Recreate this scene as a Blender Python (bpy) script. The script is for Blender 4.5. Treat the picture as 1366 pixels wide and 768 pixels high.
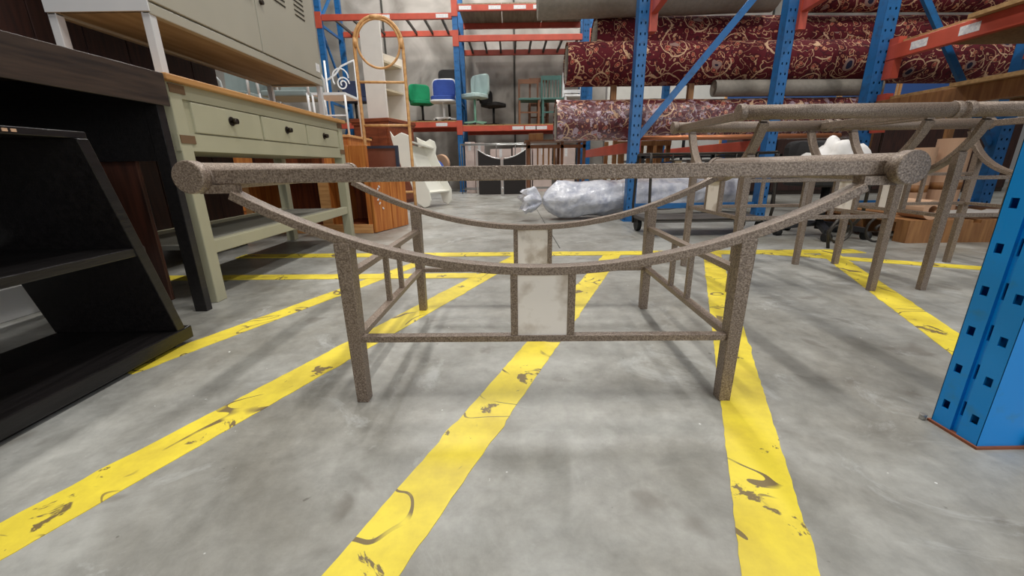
import bpy, bmesh, math, random
from mathutils import Vector, Matrix
random.seed(7)
for o in list(bpy.data.objects): bpy.data.objects.remove(o)
scene = bpy.context.scene
COL = scene.collection
PI = math.pi
R = math.radians

def S(r, g, b):
    f = lambda c: (c/255/12.92) if c/255 <= .04045 else ((c/255+.055)/1.055)**2.4
    return (f(r), f(g), f(b), 1)

# ------------------------------------------------------------------ camera
cd = bpy.data.cameras.new('camera'); cam = bpy.data.objects.new('camera', cd); COL.objects.link(cam)
cd.sensor_width = 36; cd.lens = 541/1366*36; cd.clip_start = .02; cd.clip_end = 200
cam.matrix_world = Matrix.Translation((0, 0, .5)) @ Matrix.Rotation(R(90-16.82), 4, 'X') @ Matrix.Rotation(R(-.81), 4, 'Z')
scene.camera = cam
# ------------------------------------------------------------------ light
w = bpy.data.worlds.new('world'); scene.world = w; w.use_nodes = True
w.node_tree.nodes['Background'].inputs[0].default_value = (1, .985, .96, 1)
w.node_tree.nodes['Background'].inputs[1].default_value = .15
def area(loc, rot, sx, sy, power, col=(1, .98, .94)):
    l = bpy.data.lights.new('strip_or_fill_lamp', 'AREA'); l.shape = 'RECTANGLE'; l.size = sx; l.size_y = sy
    l.energy = power; l.color = col
    o = bpy.data.objects.new('strip_or_fill_lamp', l); COL.objects.link(o); o.location = loc; o.rotation_euler = rot
for x, y, p in ((-2.0, .45, 165), (.75, .5, 175), (3.6, .6, 110), (-2.0, 4.6, 75), (.75, 4.6, 85), (3.6, 4.8, 100), (-1.6, 7.7, 190), (1.2, 7.7, 190)):
    area((x, y, 5.6), (0, 0, 0), .22, 1.5, p)
area((4.0, -5.5, 2.4), (R(82), 0, R(30)), 5, 3.6, 300, (.92, .96, 1))     # added front fill, as from an unseen door behind
v = scene.view_settings; v.view_transform = 'Standard'; v.look = 'None'; v.gamma = 1; v.use_curve_mapping = False
v.exposure = -.5

# ------------------------------------------------------------------ materials
MAT = {}
def mat(name, col, rough=.6, metal=0., var=0., scale=8., col2=None, bump=0., bscale=60., spec=None, coat=0., trans=0., stretch=None, ramp=(.35, .65), detail=4):
    if name in MAT: return MAT[name]
    m = bpy.data.materials.new(name); m.use_nodes = True; nt = m.node_tree; b = nt.nodes['Principled BSDF']
    b.inputs['Base Color'].default_value = col; b.inputs['Roughness'].default_value = rough; b.inputs['Metallic'].default_value = metal
    if spec is not None: b.inputs['Specular IOR Level'].default_value = spec
    if coat: b.inputs['Coat Weight'].default_value = coat; b.inputs['Coat Roughness'].default_value = .15
    if trans: b.inputs['Transmission Weight'].default_value = trans
    tc = nt.nodes.new('ShaderNodeTexCoord'); src = tc.outputs['Object']
    if stretch:
        mp = nt.nodes.new('ShaderNodeMapping'); mp.inputs['Scale'].default_value = stretch; nt.links.new(src, mp.inputs[0]); src = mp.outputs[0]
    if col2 is None and var: col2 = tuple(max(0, c*(1-var)) for c in col[:3])+(1,)
    if col2 is not None:
        n = nt.nodes.new('ShaderNodeTexNoise'); n.inputs['Scale'].default_value = scale; n.inputs['Detail'].default_value = detail
        nt.links.new(src, n.inputs['Vector'])
        r = nt.nodes.new('ShaderNodeValToRGB'); r.color_ramp.elements[0].position = ramp[0]; r.color_ramp.elements[1].position = ramp[1]
        r.color_ramp.elements[0].color = col2; r.color_ramp.elements[1].color = col
        nt.links.new(n.outputs['Fac'], r.inputs[0]); nt.links.new(r.outputs[0], b.inputs['Base Color'])
    if bump:
        n2 = nt.nodes.new('ShaderNodeTexNoise'); n2.inputs['Scale'].default_value = bscale; n2.inputs['Detail'].default_value = 3
        nt.links.new(src, n2.inputs['Vector'])
        bp = nt.nodes.new('ShaderNodeBump'); bp.inputs['Strength'].default_value = bump; bp.inputs['Distance'].default_value = .01
        nt.links.new(n2.outputs['Fac'], bp.inputs['Height']); nt.links.new(bp.outputs[0], b.inputs['Normal'])
    MAT[name] = m
    return m

mat('bronze', S(166, 149, 133), .42, .25, col2=S(100, 84, 72), scale=330, bump=.2, bscale=320, ramp=(.34, .74))
mat('stone_tile', S(244, 236, 228), .4, col2=S(196, 182, 168), scale=16, ramp=(.34, .5), detail=10)
mat('sage', S(172, 168, 142), .5, var=.08, scale=6)
mat('honey', S(206, 158, 98), .5, col2=S(172, 120, 66), scale=9, stretch=(1, .12, 1))
mat('brownplug', S(110, 84, 58), .6)
mat('lockergrey', S(168, 163, 148), .45, var=.07, scale=3)
mat('shelfgrey', S(132, 130, 120), .6, var=.1)
mat('copper', S(190, 120, 80), .35, .5)
mat('cream', S(232, 214, 170), .6)
mat('lockerwhite', S(205, 205, 205), .45, var=.05)
mat('ply', S(160, 146, 122), .7, col2=S(134, 120, 98), scale=5, stretch=(4, .4, 1))
mat('slot', S(70, 68, 62), .7)
mat('darkmetal', S(50, 42, 34), .35, .7)
mat('blackwood', S(30, 27, 27), .32, col2=S(20, 18, 18), scale=14, stretch=(6, .6, 6), bump=.1, bscale=50)
mat('espresso', S(66, 52, 42), .42, col2=S(40, 31, 26), scale=12, stretch=(6, .5, 6))
mat('darkred', S(62, 34, 26), .5, col2=S(40, 22, 18), scale=10, stretch=(5, 5, .5))
mat('endboard', S(92, 54, 42), .25, col2=S(54, 36, 30), scale=6, stretch=(5, 5, .6))
mat('redbrown', S(108, 56, 40), .5, var=.25, stretch=(5, 5, .5))
mat('whitepaint', S(226, 224, 220), .5, var=.05)
mat('rackblue', S(28, 100, 160), .42, col2=S(34, 84, 130), scale=18, ramp=(.3, .5))
mat('rackblue_bright', S(0, 146, 232), .35, col2=S(40, 140, 205), scale=22, ramp=(.28, .42))
mat('rackorange', S(196, 82, 60), .45, var=.2, scale=6)
mat('strut', S(96, 92, 88), .5, .5)
mat('sticker', S(232, 230, 226), .6, col2=S(200, 200, 205), scale=60)
mat('rust', S(150, 84, 52), .7, var=.3, scale=30)
mat('zinc', S(190, 190, 188), .35, .9)
mat('chip', S(176, 140, 92), .8, col2=S(150, 116, 72), scale=40)
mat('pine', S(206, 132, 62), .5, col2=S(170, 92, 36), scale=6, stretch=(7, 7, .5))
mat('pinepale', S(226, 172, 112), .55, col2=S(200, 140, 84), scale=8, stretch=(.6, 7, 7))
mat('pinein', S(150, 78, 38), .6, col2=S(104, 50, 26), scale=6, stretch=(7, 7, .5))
mat('mahogany', S(142, 74, 44), .45, col2=S(112, 54, 32), scale=6, stretch=(1, 5, 6))
mat('laminate', S(236, 230, 222), .4, var=.04)
mat('laminate_in', S(206, 192, 164), .5, var=.05)
mat('rattan', S(222, 174, 116), .5, col2=S(194, 140, 84), scale=30)
mat('moulded', S(232, 230, 218), .35, var=.05, scale=4)
mat('darkframe', S(48, 54, 70), .4)
mat('reddish', S(120, 74, 60), .3, var=.2)  # reddish reflection put into the framed panel's colour
mat('fab_green', S(20, 150, 100), .8, var=.15)
mat('fab_blue', S(50, 80, 160), .8, var=.15)
mat('fab_navy', S(42, 52, 84), .8, var=.2)
mat('fab_black', S(44, 42, 42), .8, var=.2)
mat('fab_mint', S(186, 208, 204), .6, var=.08)
mat('mintbase', S(140, 190, 168), .5)
mat('fab_grey', S(140, 152, 150), .7, var=.1)
mat('whitemetal', S(236, 236, 236), .4)
mat('blackplastic', S(30, 30, 32), .5)
mat('woodchair', S(128, 82, 52), .5, var=.25, stretch=(6, 6, .6))
mat('greenchair', S(70, 112, 104), .5, var=.15)
mat('panelblack', S(34, 28, 26), .5, var=.2)
mat('pinkcarton', S(208, 188, 180), .7, var=.1)
mat('cardboard', S(196, 158, 128), .75, var=.1, scale=5)
mat('greyroll', S(150, 142, 130), .8, var=.15, scale=30, bump=.3, bscale=150)
mat('wrap', S(226, 227, 234), .25, col2=S(178, 182, 198), scale=12, ramp=(.3, .6), coat=.6, bump=1.0, bscale=26)
mat('rubber', S(26, 26, 26), .6)
mat('iron', S(62, 58, 54), .5, .6)
mat('timber', S(156, 110, 64), .6, col2=S(128, 84, 46), scale=8, stretch=(6, 6, .6))
mat('paper', S(238, 234, 230), .6, var=.1, bump=.6, bscale=10)
mat('bluepanel', S(60, 96, 160), .6)
mat('offwhite', S(224, 222, 214), .6, var=.06)

def floor_mat():
    m = bpy.data.materials.new('concrete_floor'); m.use_nodes = True; nt = m.node_tree; b = nt.nodes['Principled BSDF']; N = nt.nodes.new; L = nt.links.new
    tc = N('ShaderNodeTexCoord')
    def noise(s, d, rough=.6, dist=0):
        n = N('ShaderNodeTexNoise'); n.inputs['Scale'].default_value = s; n.inputs['Detail'].default_value = d; n.inputs['Roughness'].default_value = rough; n.inputs['Distortion'].default_value = dist
        L(tc.outputs['Object'], n.inputs['Vector']); return n
    def ramp(src, p0, c0, p1, c1):
        r = N('ShaderNodeValToRGB'); r.color_ramp.elements[0].position = p0; r.color_ramp.elements[0].color = c0
        r.color_ramp.elements[1].position = p1; r.color_ramp.elements[1].color = c1; L(src, r.inputs[0]); return r
    def mix(a, bb, fac, mode='MIX'):
        x = N('ShaderNodeMix'); x.data_type = 'RGBA'; x.blend_type = mode; L(fac, x.inputs[0]); L(a, x.inputs[6]); 
        if isinstance(bb, tuple): x.inputs[7].default_value = bb
        else: L(bb, x.inputs[7])
        return x.outputs[2]
    big = ramp(noise(1.3, 6, .62, .8).outputs['Fac'], .32, S(142, 138, 128), .68, S(182, 182, 177))
    mid = ramp(noise(7, 8, .7, .4).outputs['Fac'], .34, (0.62, .615, .60, 1), .62, (1.0, 1.0, 1.0, 1))
    one = N('ShaderNodeValue'); one.outputs[0].default_value = .75
    c = mix(big.outputs[0], mid.outputs[0], one.outputs[0], 'MULTIPLY')
    fine = ramp(noise(24, 7, .7, .2).outputs['Fac'], .3, (.72, .72, .72, 1), .66, (1.06, 1.06, 1.06, 1))
    c = mix(c, fine.outputs[0], one.outputs[0], 'MULTIPLY')
    def blotch(n, p0, p1, k, col):
        nonlocal c
        q = ramp(n.outputs['Fac'], p0, (0, 0, 0, 1), p1, (1, 1, 1, 1)); mm = N('ShaderNodeMath'); mm.operation = 'MULTIPLY'; mm.inputs[1].default_value = k
        L(q.outputs[0], mm.inputs[0]); c = mix(c, col, mm.outputs[0])
    blotch(noise(6.5, 3, .5, .5), .635, .70, .5, S(104, 97, 88))
    blotch(noise(3.4, 8, .75, 1.0), .56, .68, .55, S(196, 197, 194))
    blotch(noise(38, 2, .5), .74, .77, .6, S(84, 78, 70))
    blotch(noise(55, 2, .5), .76, .78, .8, S(225, 225, 222))
    L(c, b.inputs['Base Color'])
    rr = ramp(noise(3.2, 5).outputs['Fac'], .3, (.30, .30, .30, 1), .7, (.52, .52, .52, 1)); L(rr.outputs[0], b.inputs['Roughness'])
    bp = N('ShaderNodeBump'); bp.inputs['Strength'].default_value = .08; bp.inputs['Distance'].default_value = .01
    L(noise(30, 5).outputs['Fac'], bp.inputs['Height']); L(bp.outputs[0], b.inputs['Normal'])
    return m
def paint_mat():
    m = bpy.data.materials.new('yellow_paint'); m.use_nodes = True; nt = m.node_tree; b = nt.nodes['Principled BSDF']; N = nt.nodes.new; L = nt.links.new
    tc = N('ShaderNodeTexCoord')
    def nz(s, d, st=None, dist=0):
        n = N('ShaderNodeTexNoise'); n.inputs['Scale'].default_value = s; n.inputs['Detail'].default_value = d; n.inputs['Roughness'].default_value = .65; n.inputs['Distortion'].default_value = dist
        L(tc.outputs['Object'], n.inputs['Vector']); return n.outputs['Fac']
    def rp(src, p0, c0, p1, c1):
        r = N('ShaderNodeValToRGB'); r.color_ramp.elements[0].position = p0; r.color_ramp.elements[0].color = c0
        r.color_ramp.elements[1].position = p1; r.color_ramp.elements[1].color = c1; L(src, r.inputs[0]); return r.outputs[0]
    base = rp(nz(8, 7), .3, S(206, 182, 62), .6, S(238, 216, 66))
    worn = rp(nz(9, 6, dist=.6), .615, (0, 0, 0, 1), .632, (1, 1, 1, 1))
    # thin scratches: contour lines of a noise, kept only in places
    n1 = nz(3.2, 2, dist=.8)
    sb = N('ShaderNodeMath'); sb.operation = 'SUBTRACT'; sb.inputs[1].default_value = .47; L(n1, sb.inputs[0])
    ab = N('ShaderNodeMath'); ab.operation = 'ABSOLUTE'; L(sb.outputs[0], ab.inputs[0])
    lt = N('ShaderNodeMath'); lt.operation = 'LESS_THAN'; lt.inputs[1].default_value = .006; L(ab.outputs[0], lt.inputs[0])
    keep = rp(nz(5, 3), .46, (0, 0, 0, 1), .52, (1, 1, 1, 1))
    sc = N('ShaderNodeMath'); sc.operation = 'MULTIPLY'; L(lt.outputs[0], sc.inputs[0]); L(keep, sc.inputs[1])
    mx = N('ShaderNodeMath'); mx.operation = 'MAXIMUM'; L(sc.outputs[0], mx.inputs[0]); L(worn, mx.inputs[1])
    x = N('ShaderNodeMix'); x.data_type = 'RGBA'; L(mx.outputs[0], x.inputs[0]); L(base, x.inputs[6]); x.inputs[7].default_value = S(122, 104, 66)
    L(x.outputs[2], b.inputs['Base Color']); b.inputs['Roughness'].default_value = .45
    return m
def wall_mat():
    m = bpy.data.materials.new('concrete_wall'); m.use_nodes = True; nt = m.node_tree; b = nt.nodes['Principled BSDF']; N = nt.nodes.new; L = nt.links.new
    tc = N('ShaderNodeTexCoord'); n = N('ShaderNodeTexNoise'); n.inputs['Scale'].default_value = 1.3; n.inputs['Detail'].default_value = 7; n.inputs['Distortion'].default_value = 1.0
    L(tc.outputs['Object'], n.inputs['Vector'])
    r = N('ShaderNodeValToRGB'); r.color_ramp.elements[0].position = .32; r.color_ramp.elements[0].color = S(142, 136, 128); r.color_ramp.elements[1].position = .68; r.color_ramp.elements[1].color = S(196, 190, 182)
    L(n.outputs['Fac'], r.inputs[0]); L(r.outputs[0], b.inputs['Base Color']); b.inputs['Roughness'].default_value = .85
    return m
def carpet_mat(name, gloss=False):
    m = bpy.data.materials.new(name); m.use_nodes = True; nt = m.node_tree; b = nt.nodes['Principled BSDF']; N = nt.nodes.new; L = nt.links.new
    uv = N('ShaderNodeTexCoord'); 
    nz = N('ShaderNodeTexNoise'); nz.inputs['Scale'].default_value = 6; L(uv.outputs['UV'], nz.inputs['Vector'])
    va = N('ShaderNodeVectorMath'); va.operation = 'SCALE'; va.inputs['Scale'].default_value = .10; L(nz.outputs['Color'], va.inputs[0])
    vb = N('ShaderNodeVectorMath'); vb.operation = 'ADD'; L(uv.outputs['UV'], vb.inputs[0]); L(va.outputs[0], vb.inputs[1])
    def vor(s, feat='F1', rnd=1):
        n = N('ShaderNodeTexVoronoi'); n.feature = feat; n.inputs['Scale'].default_value = s; n.inputs['Randomness'].default_value = rnd; L(vb.outputs[0], n.inputs['Vector']); return n.outputs['Distance']
    def band(src, c, hw):
        a = N('ShaderNodeMath'); a.operation = 'SUBTRACT'; a.inputs[1].default_value = c; L(src, a.inputs[0])
        bb = N('ShaderNodeMath'); bb.operation = 'ABSOLUTE'; L(a.outputs[0], bb.inputs[0])
        cc = N('ShaderNodeMath'); cc.operation = 'LESS_THAN'; cc.inputs[1].default_value = hw; L(bb.outputs[0], cc.inputs[0]); return cc.outputs[0]
    def mix(fac, a, c):
        x = N('ShaderNodeMix'); x.data_type = 'RGBA'; L(fac, x.inputs[0])
        if isinstance(a, tuple): x.inputs[6].default_value = a
        else: L(a, x.inputs[6])
        x.inputs[7].default_value = c; return x.outputs[2]
    vn = N('ShaderNodeTexNoise'); vn.inputs['Scale'].default_value = 7; vn.inputs['Detail'].default_value = 1; vn.inputs['Distortion'].default_value = 1.2; L(uv.outputs['UV'], vn.inputs['Vector'])
    v1 = vor(3.3, rnd=.75); v2 = vor(14); v3 = vor(27)
    c = mix(band(v3, 0, .2), S(92, 14, 26), S(176, 122, 96))
    c = mix(band(v2, 0, .16), c, S(186, 92, 76))
    c = mix(band(v2, .42, .045), c, S(66, 10, 20)); c = mix(band(v2, .27, .03), c, S(190, 130, 96))
    c = mix(band(vn.outputs['Fac'], .5, .011), c, S(200, 160, 124))
    c = mix(band(v1, .40, .016), c, S(206, 168, 134))
    c = mix(band(v1, .13, .03), c, S(150, 120, 110)); c = mix(band(v1, 0, .10), c, S(30, 26, 52))
    L(c, b.inputs['Base Color'])
    if gloss:
        b.inputs['Roughness'].default_value = .55; b.inputs['Coat Weight'].default_value = 1; b.inputs['Coat Roughness'].default_value = .15
        n2 = N('ShaderNodeTexNoise'); n2.inputs['Scale'].default_value = 14; n2.inputs['Detail'].default_value = 4; L(uv.outputs['UV'], n2.inputs['Vector'])
        bp = N('ShaderNodeBump'); bp.inputs['Strength'].default_value = .7; bp.inputs['Distance'].default_value = .03; L(n2.outputs['Fac'], bp.inputs['Height']); L(bp.outputs[0], b.inputs['Coat Normal'])
        e = mix(band(n2.outputs['Fac'], .62, .045), c, S(176, 150, 160)); L(e, b.inputs['Base Color'])  # pale bands put the shine of crinkled plastic into the colour
    else: b.inputs['Roughness'].default_value = .95
    return m
MAT['concrete_floor'] = floor_mat(); MAT['yellow_paint'] = paint_mat(); MAT['concrete_wall'] = wall_mat()
MAT['carpet'] = carpet_mat('red_carpet'); MAT['carpet_wrapped'] = carpet_mat('red_carpet_wrapped', True)

# ------------------------------------------------------------------ mesh helpers
def nb(): return bmesh.new()
def bx(bm, x0, x1, y0, y1, z0, z1, M=None):
    co = [(x, y, z) for z in (z0, z1) for y in (y0, y1) for x in (x0, x1)]
    vs = [bm.verts.new(M @ Vector(c) if M else c) for c in co]
    for f in ((0, 2, 3, 1), (4, 5, 7, 6), (0, 1, 5, 4), (2, 6, 7, 3), (0, 4, 6, 2), (1, 3, 7, 5)): bm.faces.new([vs[i] for i in f])
    return bm
def frame_of(d):
    d = d.normalized(); up = Vector((0, 0, 1)) if abs(d.z) < .95 else Vector((1, 0, 0))
    a = d.cross(up).normalized(); return a, a.cross(d).normalized()
def cy(bm, p0, p1, r0, r1=None, n=16):
    p0 = Vector(p0); p1 = Vector(p1); r1 = r0 if r1 is None else r1
    a, b = frame_of(p1-p0); rings = []
    for p, r in ((p0, r0), (p1, r1)): rings.append([bm.verts.new(p+(a*math.cos(2*PI*i/n)+b*math.sin(2*PI*i/n))*r) for i in range(n)])
    for i in range(n): f = bm.faces.new((rings[0][i], rings[0][(i+1) % n], rings[1][(i+1) % n], rings[1][i])); f.smooth = True
    bm.faces.new(rings[0][::-1]); bm.faces.new(rings[1]); return bm
def tube(bm, pts, r, n=8, closed=False):
    pts = [Vector(p) for p in pts]; m = len(pts); rings = []; a = None
    for i, p in enumerate(pts):
        d = (pts[(i+1) % m]-pts[i-1]) if closed else (pts[min(i+1, m-1)]-pts[max(i-1, 0)])
        d.normalize()
        if a is None: a, _ = frame_of(d)
        a = (a-d*a.dot(d)).normalized(); b = d.cross(a)
        rr = r[i] if isinstance(r, (list, tuple)) else r
        rings.append([bm.verts.new(p+(a*math.cos(2*PI*k/n)+b*math.sin(2*PI*k/n))*rr) for k in range(n)])
    for i in range(m if closed else m-1):
        A, B = rings[i], rings[(i+1) % m]
        for k in range(n): f = bm.faces.new((A[k], A[(k+1) % n], B[(k+1) % n], B[k])); f.smooth = True
    if not closed: bm.faces.new(rings[0][::-1]); bm.faces.new(rings[-1])
    return bm
def bar(bm, p0, p1, wx, wy, up=(0, 0, 1)):
    """square bar from p0 to p1"""
    p0 = Vector(p0); p1 = Vector(p1); d = (p1-p0).normalized(); u = Vector(up)
    if abs(d.dot(u)) > .95: u = Vector((0, 1, 0))
    a = d.cross(u).normalized(); b = a.cross(d).normalized(); q = []
    for p in (p0, p1): q.append([bm.verts.new(p+a*s*wx/2+b*t*wy/2) for s, t in ((-1, -1), (1, -1), (1, 1), (-1, 1))])
    for i in range(4): bm.faces.new((q[0][i], q[0][(i+1) % 4], q[1][(i+1) % 4], q[1][i]))
    bm.faces.new(q[0][::-1]); bm.faces.new(q[1]); return bm
def prism(bm, pts, h, M=None):
    """outline in xz extruded along y from 0 to h"""
    A = [bm.verts.new((M @ Vector((x, 0, z))) if M else (x, 0, z)) for x, z in pts]; B = [bm.verts.new((M @ Vector((x, h, z))) if M else (x, h, z)) for x, z in pts]; n = len(pts)
    bm.faces.new(A); bm.faces.new(B[::-1])
    for i in range(n): bm.faces.new((A[(i+1) % n], A[i], B[i], B[(i+1) % n]))
    return bm
def strip(bm, centre, hw, ht):
    """curved flat bar: centre line list of (x,z) in the xz plane, width 2hw in y, thickness ht (upwards normal)"""
    rings = []; m = len(centre)
    for i, (x, z) in enumerate(centre):
        x0, z0 = centre[max(i-1, 0)]; x1, z1 = centre[min(i+1, m-1)]; d = Vector((x1-x0, z1-z0)).normalized(); nx, nz = -d.y, d.x
        rings.append([bm.verts.new((x+s*nx*ht/2, t*hw, z+s*nz*ht/2)) for s, t in ((-1, -1), (-1, 1), (1, 1), (1, -1))])
    for i in range(m-1):
        for k in range(4): bm.faces.new((rings[i][k], rings[i][(k+1) % 4], rings[i+1][(k+1) % 4], rings[i+1][k]))
    bm.faces.new(rings[0][::-1]); bm.faces.new(rings[-1]); return bm
def obj(name, bm, m, parent=None, bev=0., loc=None, smooth=False):
    bmesh.ops.recalc_face_normals(bm, faces=bm.faces)
    me = bpy.data.meshes.new(name); bm.to_mesh(me); bm.free(); me.materials.append(MAT[m])
    o = bpy.data.objects.new(name, me); COL.objects.link(o)
    if parent: o.parent = parent
    if loc: o.location = loc
    if smooth:
        for p in me.polygons: p.use_smooth = True
    if bev:
        md = o.modifiers.new('bevel', 'BEVEL'); md.width = bev; md.segments = 2; md.limit_method = 'ANGLE'; md.angle_limit = R(50)
    return o
def tag(o, label, cat, group=None):
    o['label'] = label; o['category'] = cat
    if group: o['group'] = group
    return o
def thing(name, label, cat, loc=(0, 0, 0), rz=0, group=None):
    o = bpy.data.objects.new(name, None); COL.objects.link(o); o.location = loc; o.rotation_euler = (0, 0, rz); o.empty_display_size = .1
    return tag(o, label, cat, group)
def dup(root, label=None, loc=None, rz=None):
    r = root.copy(); COL.objects.link(r)
    if loc is not None: r.location = loc
    if rz is not None: r.rotation_euler = (0, 0, rz)
    if label: r['label'] = label
    for ch in list(root.children):
        c = ch.copy(); COL.objects.link(c); c.parent = r
        for g in list(ch.children):
            d = g.copy(); COL.objects.link(d); d.parent = c
    return r
def struct(name, bm, m):
    o = obj(name, bm, m); o['kind'] = 'structure'; return o
def B(*a): return bx(nb(), *a)

# ------------------------------------------------------------------ setting
f = struct('floor', B(-9, 11, -7, 10.0, -.2, 0), 'concrete_floor')
wb = struct('wall_back', B(-9, 11, 9.85, 10.05, 0, 7.5), 'concrete_wall')
for x in (-5.2, -2.65, .12, 2.9, 5.6):
    obj('panel_joint', B(x-.02, x+.02, 9.835, 9.86, 0, 7.5), 'slot', wb)
obj('saw_cut', B(.30, .306, 2.5, 9.8, -.01, .0006), 'slot', f)

# painted hatch lines
def stripe(p, q, wd, label, h=.001):
    p = Vector(p).to_3d(); q = Vector(q).to_3d(); d = (q-p).normalized(); n = Vector((d.y, -d.x, 0)); bm = nb()
    L = (q-p).length; k = max(6, int(L/.018)); A = []; Bv = []
    for i in range(k+1):
        c = p+(q-p)*(i/k); j1 = random.uniform(-.0012, .0012)+.004*max(0, math.sin(i*.21+p.x*9)-.93)/.07; j2 = random.uniform(-.0012, .0012)+.004*max(0, math.sin(i*.17+p.x*5)-.95)/.05
        A.append(c-n*(wd/2+j1)); Bv.append(c+n*(wd/2+j2))
    up = Vector((0, 0, h)); va = [bm.verts.new(a+up) for a in A]; vb = [bm.verts.new(b+up) for b in Bv]
    la = [bm.verts.new(a) for a in A]; lb = [bm.verts.new(b) for b in Bv]
    for i in range(k):
        bm.faces.new((va[i], vb[i], vb[i+1], va[i+1])); bm.faces.new((la[i], va[i], va[i+1], la[i+1])); bm.faces.new((vb[i], lb[i], lb[i+1], vb[i+1]))
    bm.faces.new((va[0], la[0], lb[0], vb[0])); bm.faces.new((va[k], vb[k], lb[k], la[k]))
    o = obj('floor_line', bm, 'yellow_paint'); tag(o, label, 'floor line', 'yellow hatch lines on the floor')
def sl(xat4, y0, y1, wd, label, sl_=.425):
    stripe((xat4+sl_*(y0-.4), y0), (xat4+sl_*(y1-.4), y1), wd, label)
sl(-1.245, .95, 2.32, .075, 'yellow floor stripe starting under the black shelf unit')
sl(-.752, -.3, 2.3, .092, 'yellow floor stripe passing under the low table legs next to the sage table')
sl(-.196, -.3, 2.3, .092, 'yellow floor stripe passing under the stone panel of the low table', .411)
sl(.341, -.3, 2.3, .092, 'yellow floor stripe passing under the low table leg nearest the bright blue post', .43)
sl(.962, .55, 2.3, .092, 'yellow floor stripe under the side tables, ending beside the bright blue post', .45)
stripe((1.42, 2.3), (2.7, 1.62), .09, 'yellow floor stripe crossing askew under the side table beside the bright blue post', .0022)
stripe((-1.95, 1.905), (-.17, 1.865), .085, 'short yellow cross line beside the sage green table', .0022)
stripe((-1.62, 2.385), (2.0, 2.285), .10, 'long yellow cross line closing the hatch behind the low table', .0028)

# ------------------------------------------------------------------ metal tables (low one and two side tables)
def rod_table(label, cat, loc, rz, a, rr, zt, y0, y1, b, yb, zlow, zarc, ax, zup, lw, panel, name, group=None):
    T = thing(name, label, cat, loc, rz, group)
    zc = zt-rr
    for s in (-1, 1):
        bm = nb(); cy(bm, (s*a, y0+.012, zc), (s*a, y1-.012, zc), rr*.87, n=28); rod = obj('side_rod', bm, 'bronze', T)
        for ya, yz in ((y0, y0+.024), (y1-.024, y1)):
            bm = nb(); cy(bm, (s*a, ya, zc), (s*a, yz, zc), rr, n=28); obj('end_cap', bm, 'bronze', rod, bev=.0025)
    for y in (y0+.045, y1-.045):
        bm = B(-a+rr*.6, a-rr*.6, y-.014, y+.014, zt-.044, zt-.017); obj('cross_bar', bm, 'bronze', T, bev=.002)
    hz = zc-rr*.9; sag = hz-zarc; RR = (ax*ax+sag*sag)/(2*sag)
    zarcx = lambda x: zarc+RR-math.sqrt(RR*RR-x*x)
    for y in (0, yb):
        pts = [(x, zarcx(x)-.007) for x in [ax*(-1+2*i/32) for i in range(33)]]
        o = obj('arch', strip(nb(), pts, .016, .017), 'bronze', T, bev=.0015, loc=(0, y, 0))
        for s in (-1, 1):
            x0, x1 = sorted((s*(ax-.008), s*a)); bm = B(x0, x1, y-.014, y+.014, hz-.004, hz+.012); obj('arch_bracket', bm, 'bronze', T)
    for s in (-1, 1):
        for y in (0, yb):
            zt_ = zarcx(b)-.012; w0, w1 = lw*.42, lw*.52; bm = nb(); vs = []
            for z, w_ in ((0, w0), (zt_, w1)):
                vs.append([bm.verts.new((s*b+dx*w_, y+dy*w_*1.1, z)) for dx, dy in ((-1, -1), (1, -1), (1, 1), (-1, 1))])
            for i in range(4): bm.faces.new((vs[0][i], vs[0][(i+1) % 4], vs[1][(i+1) % 4], vs[1][i]))
            bm.faces.new(vs[0][::-1]); bm.faces.new(vs[1]); obj('leg', bm, 'bronze', T, bev=.0015)
    t = .0135
    for y in (0, yb): obj('stretcher', B(-b, b, y-.010, y+.010, zlow-t, zlow), 'bronze', T, bev=.0012)
    for s in (-1, 1):
        obj('stretcher', B(s*b-.010, s*b+.010, 0, yb, zlow-t, zlow), 'bronze', T, bev=.0012)
        obj('upper_rail', B(s*b-.010, s*b+.010, 0, yb, zup-t, zup), 'bronze', T, bev=.0012)
        for k in (yb*.40, yb*.60): obj('side_bar', B(s*b-.006, s*b+.006, k-.007, k+.007, zlow, zup-t), 'bronze', T)
    for y in (0, yb):
        for s in (-1, 1): obj('panel_bar', B(s*(panel+.0075)-.0075, s*(panel+.0075)+.0075, y-.0085, y+.0085, zlow, zarcx(panel)-.008), 'bronze', T, bev=.001)
        obj('stone_panel', B(-panel, panel, y-.006, y+.006, zlow, zarc-.008), 'stone_tile', T)['label'] = 'cream veined stone tile'
    return T
rod_table('low speckled bronze metal coffee table frame with no top, stone panel in front', 'coffee table', (.0633, .7975, 0), -.0183,
          .656, .0301, .517, -.036, .725, .398, .592, .156, .304, .60, .295, .030, .0515, 'coffee_table')
for k, (x, lab) in enumerate(((1.155, 'tall speckled bronze side table frame standing in front of the red carpet rolls'), (1.923, 'tall speckled bronze side table frame beside the bright blue post'))):
    # rods run sideways, so the frame is turned a quarter
    rod_table(lab, 'side table', (x+.283, 1.55, 0), R(90), .29, .0275, .688, -.085, .665, .225, .567, .302, .437, .285, .44, .026, .05, 'side_table', 'tall metal side tables')
# quarter turn puts local x on world y; shift so that legs stand at Y 1.55..2.0
for o in COL.objects:
    if o.name.startswith('side_table'): o.location.y = 1.775

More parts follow.
